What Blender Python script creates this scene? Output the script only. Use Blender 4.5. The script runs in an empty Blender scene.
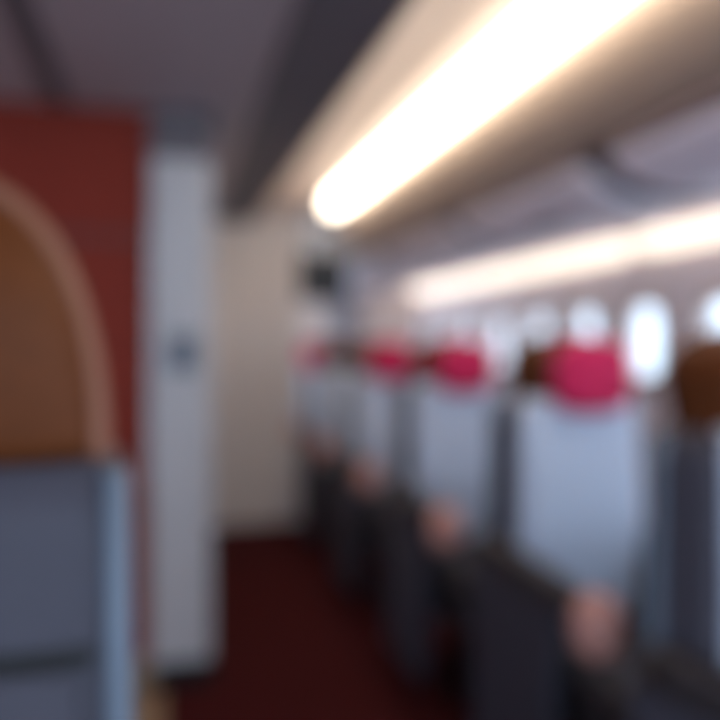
import bpy, bmesh, math, random
from mathutils import Vector

S = bpy.context.scene
COL = S.collection
EYE = 1.3
random.seed(4)

# ------------------------------------------------------------------ materials
def srgb(r, g, b):
    f = lambda c: (c / 255) / 12.92 if c / 255 <= .04045 else ((c / 255 + .055) / 1.055) ** 2.4
    return (f(r), f(g), f(b), 1)

def mat(name, col, rough=.6, noise=.0, scale=20, spec=.5, metal=0, sheen=0, bump=0, stretch=None):
    m = bpy.data.materials.new(name); m.use_nodes = True
    nt = m.node_tree; b = nt.nodes['Principled BSDF']
    b.inputs['Roughness'].default_value = rough
    b.inputs['Metallic'].default_value = metal
    b.inputs['Specular IOR Level'].default_value = spec
    b.inputs['Sheen Weight'].default_value = sheen
    c = srgb(*col)
    if noise or bump:
        tc = nt.nodes.new('ShaderNodeTexCoord')
        mp = nt.nodes.new('ShaderNodeMapping')
        if stretch: mp.inputs['Scale'].default_value = stretch
        n = nt.nodes.new('ShaderNodeTexNoise'); n.inputs['Scale'].default_value = scale
        n.inputs['Detail'].default_value = 5
        nt.links.new(tc.outputs['Object'], mp.inputs[0]); nt.links.new(mp.outputs[0], n.inputs['Vector'])
        r = nt.nodes.new('ShaderNodeValToRGB')
        r.color_ramp.elements[0].position = .3; r.color_ramp.elements[1].position = .7
        r.color_ramp.elements[0].color = tuple(x * (1 - noise) for x in c[:3]) + (1,)
        r.color_ramp.elements[1].color = tuple(min(1, x * (1 + noise)) for x in c[:3]) + (1,)
        nt.links.new(n.outputs['Fac'], r.inputs[0]); nt.links.new(r.outputs[0], b.inputs['Base Color'])
        if bump:
            bp = nt.nodes.new('ShaderNodeBump'); bp.inputs['Strength'].default_value = bump
            bp.inputs['Distance'].default_value = .004
            nt.links.new(n.outputs['Fac'], bp.inputs['Height']); nt.links.new(bp.outputs[0], b.inputs['Normal'])
    else:
        b.inputs['Base Color'].default_value = c
    return m

def emit(name, col, strength):
    m = bpy.data.materials.new(name); m.use_nodes = True
    b = m.node_tree.nodes['Principled BSDF']
    b.inputs['Base Color'].default_value = (.8, .8, .8, 1)
    b.inputs['Emission Color'].default_value = srgb(*col)
    b.inputs['Emission Strength'].default_value = strength
    return m

M = dict(
    fabric=mat('seat_fabric', (200, 213, 235), .85, .06, 160, sheen=.2, bump=.2),
    shell=mat('seat_shell', (68, 67, 78), .6, .04, 60, spec=.25),
    trim=mat('edge_trim', (106, 118, 134), .55, spec=.2),
    leather=mat('brown_leather', (88, 44, 15), .6, .10, 45, bump=.3, spec=.2),
    highlight=mat('painted_highlight', (122, 74, 52), .6, .05, 50),  # headrest leather made paler, with the rim light put into the colour
    pad=mat('magenta_fabric', (204, 14, 84), .8, .06, 120, sheen=.2),
    arm=mat('armrest_dark', (50, 46, 50), .55, .08, 60),
    tan=mat('tan_leather', (206, 150, 140), .5, .06, 50),
    black=mat('black_metal', (22, 22, 25), .4, metal=.4),
    carpet=mat('red_carpet', (66, 20, 22), .95, .25, 220, bump=.6, spec=.1),
    lino=mat('beige_floor', (150, 125, 100), .6, .05, 30),
    redwood=mat('red_wood', (124, 44, 32), .6, .12, 5, spec=.15, stretch=(1, 1, 8)),
    redseam=mat('dark_seam', (90, 32, 26), .5),
    post=mat('white_post', (178, 177, 183), .45, .02, 10),
    cream=mat('cream_panel', (226, 206, 196), .5, .02, 6),
    partition=mat('pale_partition', (214, 206, 204), .55, .02, 6),
    mauve=mat('mauve_ceiling', (162, 148, 154), .6, .03, 5),
    mauvedark=mat('dark_ceiling_band', (94, 88, 95), .6, .03, 8),
    binm=mat('bin_face', (246, 240, 252), .4, .02, 6),
    binedge=mat('bin_edge', (84, 68, 80), .5),
    gap=mat('bin_gap', (70, 62, 72), .6),
    crown=mat('crown_moulding', (176, 156, 142), .5, .02, 8),
    wall=mat('side_wall', (253, 240, 243), .55, .02, 6),
    grey=mat('grey_post', (150, 146, 152), .5),
    screen=mat('screen_dark', (54, 62, 80), .25),
    plate=mat('plate_grey', (92, 100, 116), .4),
    light=emit('ceiling_diffuser', (255, 240, 216), 4.6),
    slight=emit('wall_diffuser', (255, 236, 214), 1.0),
)
g = bpy.data.materials.new('window_glass'); g.use_nodes = True
nt = g.node_tree; nt.nodes.clear()
o_ = nt.nodes.new('ShaderNodeOutputMaterial'); mx = nt.nodes.new('ShaderNodeMixShader')
t_ = nt.nodes.new('ShaderNodeBsdfTransparent'); gl = nt.nodes.new('ShaderNodeBsdfGlossy')
gl.inputs['Roughness'].default_value = .05; mx.inputs[0].default_value = .08
nt.links.new(t_.outputs[0], mx.inputs[1]); nt.links.new(gl.outputs[0], mx.inputs[2]); nt.links.new(mx.outputs[0], o_.inputs[0])
M['glass'] = g

# ------------------------------------------------------------------ mesh helpers
def link(name, bm, m, parent=None, smooth=True, bevel=0):
    me = bpy.data.meshes.new(name)
    bmesh.ops.recalc_face_normals(bm, faces=bm.faces)
    bm.to_mesh(me); bm.free()
    me.materials.append(M[m])
    for p in me.polygons: p.use_smooth = smooth
    o = bpy.data.objects.new(name, me); COL.objects.link(o)
    if parent: o.parent = parent
    if bevel:
        md = o.modifiers.new('bevel', 'BEVEL'); md.width = bevel; md.segments = 3
        md.limit_method = 'ANGLE'
        me.polygons.foreach_set('use_smooth', [False] * len(me.polygons))
    return o

def box(x0, x1, y0, y1, z0, z1, bm=None):
    bm = bm or bmesh.new()
    vs = [bm.verts.new((x, y, z)) for z in (z0, z1) for y in (y0, y1) for x in (x0, x1)]
    for f in ((0, 2, 3, 1), (4, 5, 7, 6), (0, 1, 5, 4), (2, 6, 7, 3), (0, 4, 6, 2), (1, 3, 7, 5)):
        bm.faces.new([vs[i] for i in f])
    return bm

def loft(rings, n=28, e=4, bm=None, axis='z'):
    """rings: (pos, ca, cb, ha, hb) superellipse sections stacked along an axis."""
    bm = bm or bmesh.new(); prev = None; first = None
    for (p, ca, cb, ha, hb) in rings:
        cur = []
        for k in range(n):
            t = 2 * math.pi * k / n
            c, s = math.cos(t), math.sin(t)
            a = ca + ha * math.copysign(abs(c) ** (2 / e), c)
            b = cb + hb * math.copysign(abs(s) ** (2 / e), s)
            cur.append(bm.verts.new((a, b, p) if axis == 'z' else (a, p, b)))
        if prev:
            for k in range(n):
                bm.faces.new((prev[k], prev[(k + 1) % n], cur[(k + 1) % n], cur[k]))
        else: first = cur
        prev = cur
    bm.faces.new(first[::-1]); bm.faces.new(prev)
    return bm

def pillow(z0, z1, ca, cb, ha, hb, n=9, e=3, p=3, axis='z', bm=None):
    """rounded lump: sections shrink towards both ends."""
    rings = []
    for i in range(n + 1):
        u = -math.cos(math.pi * i / n) * .995
        k = (1 - abs(u) ** p) ** (1 / p)
        rings.append((z0 + (z1 - z0) * (u + 1) / 2, ca, cb, ha * max(k, .05), hb * max(k, .05)))
    return loft(rings, e=e, axis=axis, bm=bm)

def prism(profile, y0, y1, bm=None):
    bm = bm or bmesh.new()
    a = [bm.verts.new((x, y0, z)) for x, z in profile]
    b = [bm.verts.new((x, y1, z)) for x, z in profile]
    n = len(profile)
    for k in range(n): bm.faces.new((a[k], a[(k + 1) % n], b[(k + 1) % n], b[k]))
    bm.faces.new(a[::-1]); bm.faces.new(b)
    return bm

def struct(name, bm, m, **k):
    o = link(name, bm, m, smooth=False, **k)
    if o.parent is None: o['kind'] = 'structure'
    return o

def tag(o, label, cat, group=None):
    o['label'] = label; o['category'] = cat
    if group: o['group'] = group
    return o

def thing(name, label, cat, loc, group=None, rz=0):
    o = bpy.data.objects.new(name, None); COL.objects.link(o)
    o.location = loc; o.rotation_euler = (0, 0, rz)
    return tag(o, label, cat, group)

# ------------------------------------------------------------------ setting
CZ = EYE + .903          # ceiling height
Y0, Y1 = -2.6, 7.0       # the cabin runs on behind the camera
WX = 2.35                # window wall
struct('floor', box(-2.0, WX + .1, Y0, Y1 + .1, -.06, 0), 'lino')
tag(link('aisle_carpet', box(.0, 2.33, Y0 + .05, Y1 - .02, .0005, .008), 'carpet', smooth=False),
    'dark red carpet covering the aisle floor beside the seats', 'carpet')

struct('ceiling', box(-2.0, .335, Y0, 5.9, CZ, CZ + .06), 'mauve')
c = bpy.data.objects['ceiling']
struct('trim_1', box(-.415, -.34, Y0, 3.045, CZ - .012, CZ - .0005), 'mauvedark')
struct('trim_2', prism([(.335, CZ), (.36, CZ - .02), (.61, CZ - .02), (.63, CZ), (.63, CZ + .06), (.335, CZ + .06)], Y0, 5.525), 'mauvedark')
# cream crowned ceiling beside the light and the moulding between the light and the lockers
H = EYE
struct('trim_3', prism([(.63, CZ - .012), (.66, CZ + .025), (.74, CZ + .06), (.86, CZ + .08), (.992, CZ + .085), (.992, CZ + .09), (1.17, CZ + .09), (1.17, CZ + .16), (.63, CZ + .16)], Y0, Y1), 'cream')
struct('trim_4', prism([(1.17, H + .882), (1.185, H + .825), (1.21, H + .765), (1.25, H + .70), (1.302, H + .64),
                        (1.36, H + .635), (1.36, H + 1.06), (1.17, H + 1.06)], Y0, Y1), 'crown')
t = thing('ceiling_light', 'long glowing warm white light strip along the ceiling above the seats', 'ceiling light', (1.09, 2.2, H + .935))
link('diffuser', prism([(-.06, .048), (-.06, -.02), (-.035, -.052), (.035, -.052), (.06, -.02), (.06, .048)], Y0 - 2.2 + .02, 5.0 - 2.2), 'light', t, smooth=False)
link('housing', box(-.064, .064, Y0 - 2.2 + .01, 5.01 - 2.2, .0485, .058), 'cream', t, smooth=False)

# walls
struct('wall_left', box(-2.0, -1.9, -1.6, 3.0, 0, CZ), 'wall')
fz = 3.05
struct('wall_front', box(-1.9, -.058, fz, fz + .08, 0, CZ), 'redwood')
wf = bpy.data.objects['wall_front']
for z in (EYE + .40, EYE - .62):
    struct('seam', box(-1.9, -.075, fz - .008, fz + .0, z, z + .022), 'redseam', parent=wf)
struct('baseboard_front', box(-1.9, -.06, fz - .015, fz - .001, .001, .10), 'lino')
# white corner post
pb = prism([(-.055, 0), (.175, 0), (.175, EYE + .72), (-.055, EYE + .72)], fz - .05, fz + .30)
struct('trim_5', pb, 'post', bevel=.02)
struct('trim_6', box(-.055, .175, fz - .03, fz + .29, EYE + .722, CZ - .001), 'mauvedark')
struct('baseboard_post', box(-.045, .18, fz - .085, fz - .052, .01, .09), 'black')
t = thing('switch_plate', 'small dark grey plate fixed on the white corner post', 'wall plate', (.068, fz - .052, EYE - .03))
link('plate', box(-.052, .052, -.022, 0, -.07, .07), 'plate', t, smooth=False, bevel=.008)
link('switch', box(-.018, .018, -.032, -.0225, -.035, .035), 'screen', t, smooth=False, bevel=.004)
# passage side wall behind the post, pale partition at the far end of the aisle
struct('wall_passage', box(.16, .19, fz + .31, 5.52, 0, CZ - .02), 'partition')
struct('wall_center', box(.19, .965, 5.53, 5.60, 0, CZ + .10), 'partition', bevel=.01)
# back wall of the cabin
struct('wall_back', box(.35, WX, Y1, Y1 + .08, 0, H + .9), 'cream')
struct('trim_7', box(1.50, 1.76, Y1 - .05, Y1 - .002, .01, H + .5), 'grey')

# window wall: pieces around the openings
YW = .45               # wall stops here; unseen opening added behind the camera for daylight
wys = [1.13, 1.70, 2.265, 2.83, 3.40, 3.965, 4.53, 5.10, 5.665, 6.23]
ww, z0, z1 = .30, EYE - .17, EYE + .21
bm = bmesh.new()
box(WX, WX + .1, YW, Y1, 0, z0, bm); box(WX, WX + .1, YW, Y1, z1, CZ, bm)
edges = [YW] + [v for y in wys for v in (y - ww / 2, y + ww / 2)] + [Y1]
for a, b in zip(edges[::2], edges[1::2]): box(WX, WX + .1, a, b, z0, z1, bm)
struct('wall_right', bm, 'wall')
for i, y in enumerate(wys):
    # rounded window frame with pane
    bm = bmesh.new(); n = 32; rings = []
    for (hx, hz, xx) in ((ww / 2 + .035, .225, -.001), (ww / 2 + .01, .2, -.022), (ww / 2 - .015, .175, .0), (ww / 2 - .015, .175, .05), (ww / 2 + .035, .225, .0)):
        r = []
        for k in range(n):
            a = 2 * math.pi * k / n; cc, ss = math.cos(a), math.sin(a)
            r.append(bm.verts.new((WX + xx - .001, y + hx * math.copysign(abs(cc) ** .55, cc), (z0 + z1) / 2 + hz * math.copysign(abs(ss) ** .55, ss))))
        rings.append(r)
    for p, q in zip(rings, rings[1:3] + rings[3:4]):
        for k in range(n): bm.faces.new((p[k], p[(k + 1) % n], q[(k + 1) % n], q[k]))
    w = struct('window_%d' % (i + 1), bm, 'cream')
    struct('pane', box(WX + .055, WX + .06, y - ww / 2, y + ww / 2, z0, z1), 'glass', parent=w)

# light strips along the window wall, under the lockers
for y0_, y1_, lab in ((1.2, 3.36, 'nearest lit strip on the window wall, running off the right edge of the photo'),
                      (3.52, 5.42, 'middle lit strip on the window wall, behind the two main red pads'),
                      (5.56, 6.92, 'farthest lit strip on the window wall, next to the end wall')):
    t = thing('wall_light', lab, 'wall light', (WX - .002, (y0_ + y1_) / 2, EYE + .49), 'light strips on the window wall')
    h = (y1_ - y0_) / 2
    link('diffuser', prism([(0, -.03), (-.04, -.026), (-.075, -.004), (-.10, .034), (-.10, .05), (0, .055)], -h, h), 'slight', t, smooth=False)
    link('housing', box(-.03, 0, -h, h, .056, .075), 'wall', t, smooth=False)

# overhead lockers
labs = ['overhead locker nearest the camera at the upper right edge of the photo',
        'pale lavender overhead locker between the two widest dark gaps',
        'third overhead locker away, shorter in view, ahead of the hanging screen',
        'fourth overhead locker away, behind the hanging screen',
        'farthest overhead locker, against the end wall']
prof = [(1.302, H + .63), (1.305, H + .575), (1.33, H + .535), (1.40, H + .495), (1.50, H + .47), (1.66, H + .465),
        (2.30, H + .565), (2.33, H + .60), (2.33, H + .85), (1.37, H + .85), (1.37, H + .63)]
struct('trim_8', prism([(1.37, H + .61), (1.42, H + .53), (1.66, H + .50), (2.32, H + .59), (2.345, H + .62), (2.345, H + .88), (1.37, H + .88)], Y0, Y1 - .01), 'gap')
bins = [(.98, 2.06), (2.22, 3.30), (3.45, 4.52), (4.67, 5.73), (5.86, 6.95)]
tr = bpy.data.objects['trim_8']
bpy.data.objects.remove(tr)
struct('trim_8', prism([(1.40, H + .87), (2.345, H + .87), (2.345, H + .90), (1.40, H + .90)], Y0, Y1 - .01), 'gap')
for a in range(len(bins)):
    y0_, y1_ = bins[a]
    t = thing('overhead_locker', labs[a], 'overhead locker', (1.8, (y0_ + y1_) / 2, H + .46), 'lockers above the seats')
    h = (y1_ - y0_) / 2
    o = [(x - 1.8, z - H - .46) for x, z in prof]
    link('body', prism([(-.39, .055), (-.14, .006), (.50, .105), (.53, .14), (.53, .40), (-.43, .40), (-.43, .16)], -h, h), 'binm', t, smooth=False)
    d = [(-.495, .115), (-.47, .075), (-.40, .035), (-.30, .01), (-.145, .003), (-.145, .018), (-.29, .024), (-.385, .05), (-.45, .09), (-.475, .12)]
    link('door', prism(d, -h + .004, h - .004), 'binm', t, smooth=False)
    link('top_rail', prism([(-.497, .118), (-.497, .174), (-.44, .174), (-.44, .118)], -h, h), 'binedge', t, smooth=False)
    link('latch', box(-.36, -.30, -.06, .06, .0, .013), 'grey', t, smooth=False)
# dark joints between the lockers
for a in range(len(bins)):
    ya = bins[a][0] - (.115 if a else 0.5)
    yb = bins[a][0] - .004
    if not a: continue
    struct('trim_%d' % (9 + a), prism([(x + .03, z + .012) for x, z in prof[:7]] + [(2.33, H + .855), (1.37, H + .855)], bins[a - 1][1] + .003, yb), 'gap')

# hanging screen
t = thing('hanging_monitor', 'small dark screen hanging from the ceiling near the far partition', 'monitor', (.86, 4.2, CZ))
link('screen_case', box(-.14, .14, -.03, .03, -.66, -.39), 'screen', t, smooth=False, bevel=.012)
link('display', box(-.125, .125, -.034, -.0305, -.645, -.405), 'black', t, smooth=False)
link('bracket', box(-.012, .012, -.01, .01, -.39, .02), 'grey', t, smooth=False)

# ------------------------------------------------------------------ seats
def make_seat(name, label, near_left=False, pad=True, group='airline seats in the cabin'):
    t = thing(name, label, 'seat', (0, 0, 0), group)
    # upholstered backrest, slightly bowed, front face at y = 0
    rings = []
    for i in range(17):
        u = i / 16; z = .46 + u * .68
        bow = .02 * math.sin(u * math.pi)
        k = 1 if .06 < u < .94 else .92
        rings.append((z, 0, .055 - bow, ((.15 if near_left else .198) - .01 * u) * k, .055 * k))
    link('backrest', loft(rings, e=3.4, n=40), 'fabric', t)
    W = .182 if near_left else .22
    rings = []
    for i in range(15):
        u = i / 14; z = .16 + u * (1.02 if near_left else .97)
        k = 1 - .06 * u - (.05 if i in (0, 14) else 0)
        rings.append((z, 0, .125, W * k, .075))
    link('shell', loft(rings, e=7, n=48), 'shell', t)
    top = 1.175 if near_left else 1.12
    for s in (-1, 1):
        bm = bmesh.new()
        rr = [(z, s * (W * (1 - .06 * (z - .16) / .97) - .010), .187, .013, .022) for z in (.18, .4, .7, 1.0, top)]
        link('edge_trim', loft(rr, e=2.5, n=14), 'trim', t)
    # headrest: leather body, domed
    hz0, hz1 = (1.182, 1.466) if near_left else (1.10, 1.325)
    hw = .146 if near_left else .16
    rings = []
    N = 16
    sil = []
    for i in range(N + 1):
        u = i / N
        k = math.sqrt(max(0, 1 - u ** 3.2 * .985)) if near_left else (1 - max(0, (u - .35) / .65) ** 3 * .8)
        if i == 0: k *= .97
        if near_left: k = (1 - u ** 1.9) ** .62 if u < 1 else .05
        sil.append((hw * max(k, .06) - .006, hz0 + (hz1 - hz0) * (1 - (1 - u) ** 1.3)))
        d = .112 * max(k, .10) ** .7 * (.72 + .28 * min(1, u / .45) ** .8)
        rings.append((hz0 + (hz1 - hz0) * (1 - (1 - u) ** 1.3), 0, .105 if near_left else .12, hw * max(k, .06), d * (1 if near_left else 1.2)))
    link('headrest', loft(rings, e=3.0, n=40), 'leather', t)
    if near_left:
        # tube round the headrest's domed edge, tinted lighter to stand in for rim light
        cu = bpy.data.curves.new('rim_highlight', 'CURVE'); cu.dimensions = '3D'; cu.bevel_depth = .013; cu.bevel_resolution = 5
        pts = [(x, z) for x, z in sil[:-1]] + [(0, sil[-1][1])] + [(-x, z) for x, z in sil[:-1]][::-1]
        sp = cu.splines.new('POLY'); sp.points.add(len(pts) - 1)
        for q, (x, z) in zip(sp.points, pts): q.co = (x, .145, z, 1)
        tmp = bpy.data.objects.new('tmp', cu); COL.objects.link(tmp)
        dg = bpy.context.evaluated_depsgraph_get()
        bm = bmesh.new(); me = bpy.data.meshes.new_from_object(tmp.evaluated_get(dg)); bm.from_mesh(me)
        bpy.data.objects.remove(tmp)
        er = link('rim_highlight', bm, 'highlight', t)
        er['label'] = 'lighter tan rim with edge light put into its colour'
    if pad:
        link('headrest_pad', pillow(1.098, 1.308, 0, -.03, .122, .042, e=3, p=3.4, n=12), 'pad', t)
    link('seat_cushion', pillow(-.50, .0, 0, .455, .195, .068, e=3.6, p=6, n=12, axis='y'), 'arm', t)
    link('seat_pan', box(-.19, .19, -.46, .06, .31, .385), 'arm', t, smooth=False, bevel=.01)
    for s in (-1, 1):
        ax = .12 if near_left else .245
        a = link('armrest', loft([(-.47, s * ax, .69, .026, .028), (-.44, s * ax, .692, .032, .036), (-.2, s * ax, .69, .034, .04), (.1, s * ax, .69, .034, .045), (.16, s * ax, .69, .03, .04)], e=3.4, axis='y', n=24), 'arm', t)
        if not near_left: link('end_pad', pillow(.60, .745, s * ax, -.46, .055, .055, e=2.4, p=2.6), 'tan', a)
        p = prism([(-.30, .66), (-.22, .05), (.20, .05), (.20, .66)], -.018, .018)   # (y, z) profile, turned below
        for v in p.verts: v.co = Vector((s * (ax + .003) + v.co.y, v.co.x, v.co.z))
        link('side_panel', p, 'shell', t, smooth=False, bevel=.008)
        link('leg', box(s * .13 - .018, s * .13 + .018, -.34, -.28, .012, .315), 'black', t, smooth=False)
        link('leg', box(s * .13 - .018, s * .13 + .018, .08, .14, .012, .20), 'black', t, smooth=False)
    if near_left:
        tb = link('tray_table', box(-.125, .125, .201, .216, .72, .985), 'shell', t, smooth=False, bevel=.006)
        link('tray_recess', box(-.14, .14, .1975, .203, .986, 1.004), 'black', t, smooth=False)
        lt = link('latch', box(-.022, .022, .217, .23, .915, .955), 'tan', tb, smooth=False, bevel=.004)
    return t

def copy_tree(o, parent=None):
    c = o.copy(); COL.objects.link(c)
    if parent: c.parent = parent
    for ch in list(o.children): copy_tree(ch, c)
    return c

first = make_seat('airline_seat', 'pale blue seat with a bright magenta head pad, largest fully seen')
first.location = (1.168, 1.96, .009)
G = 'airline seats in the cabin'
for x, y, lab in ((1.168, 1.20, 'grey-shelled seat with brown headrest cut off by the right edge of the photo'),
                  (1.168, 2.90, 'pale blue seat with magenta head pad directly behind the largest magenta one'),
                  (1.168, 3.92, 'pale seat with small magenta head pad, third magenta one counted from the right'),
                  (1.168, 4.95, 'dim grey seat half hidden between the third and the farthest magenta head pads'),
                  (1.168, 6.02, 'farthest seat with a tiny faint magenta pad, beside the pale far partition')):
    c = copy_tree(first); c.location = (x, y, .009); c['label'] = lab
    if y < 1.5: c.rotation_euler = (0, 0, math.radians(18)); c.location.x = 1.165; c.location.y = 1.165
    if 4.5 < y < 5.5:
        for ch in c.children:
            if ch.name.startswith('headrest_pad'): bpy.data.objects.remove(ch); break

ls = make_seat('airline_seat', 'large near seat at the left edge, brown domed headrest over dark grey shell', True, False)
ls.location = (-.208, .99, .001); ls.rotation_euler = (0, 0, math.pi)

# ------------------------------------------------------------------ light
w = bpy.data.worlds.new('World'); S.world = w; w.use_nodes = True
bg = w.node_tree.nodes['Background']
bg.inputs[0].default_value = (.62, .80, 1.0, 1); bg.inputs[1].default_value = 1.9

# ------------------------------------------------------------------ camera
cam = bpy.data.cameras.new('Camera'); co = bpy.data.objects.new('Camera', cam); COL.objects.link(co)
co.location = (0, 0, EYE)
co.rotation_euler = (math.pi / 2, 0, -math.atan(195 / 764))
cam.sensor_width = 36; cam.lens = 764 / 720 * 36
cam.shift_y = -15 / 720
cam.clip_start = .05
cam.dof.use_dof = True
cam.dof.focus_distance = .22
cam.dof.aperture_fstop = 3.1
S.camera = co
S.view_settings.view_transform = 'Standard'; S.view_settings.look = 'None'
S.view_settings.exposure = .75; S.view_settings.gamma = 1
S.view_settings.use_curve_mapping = False
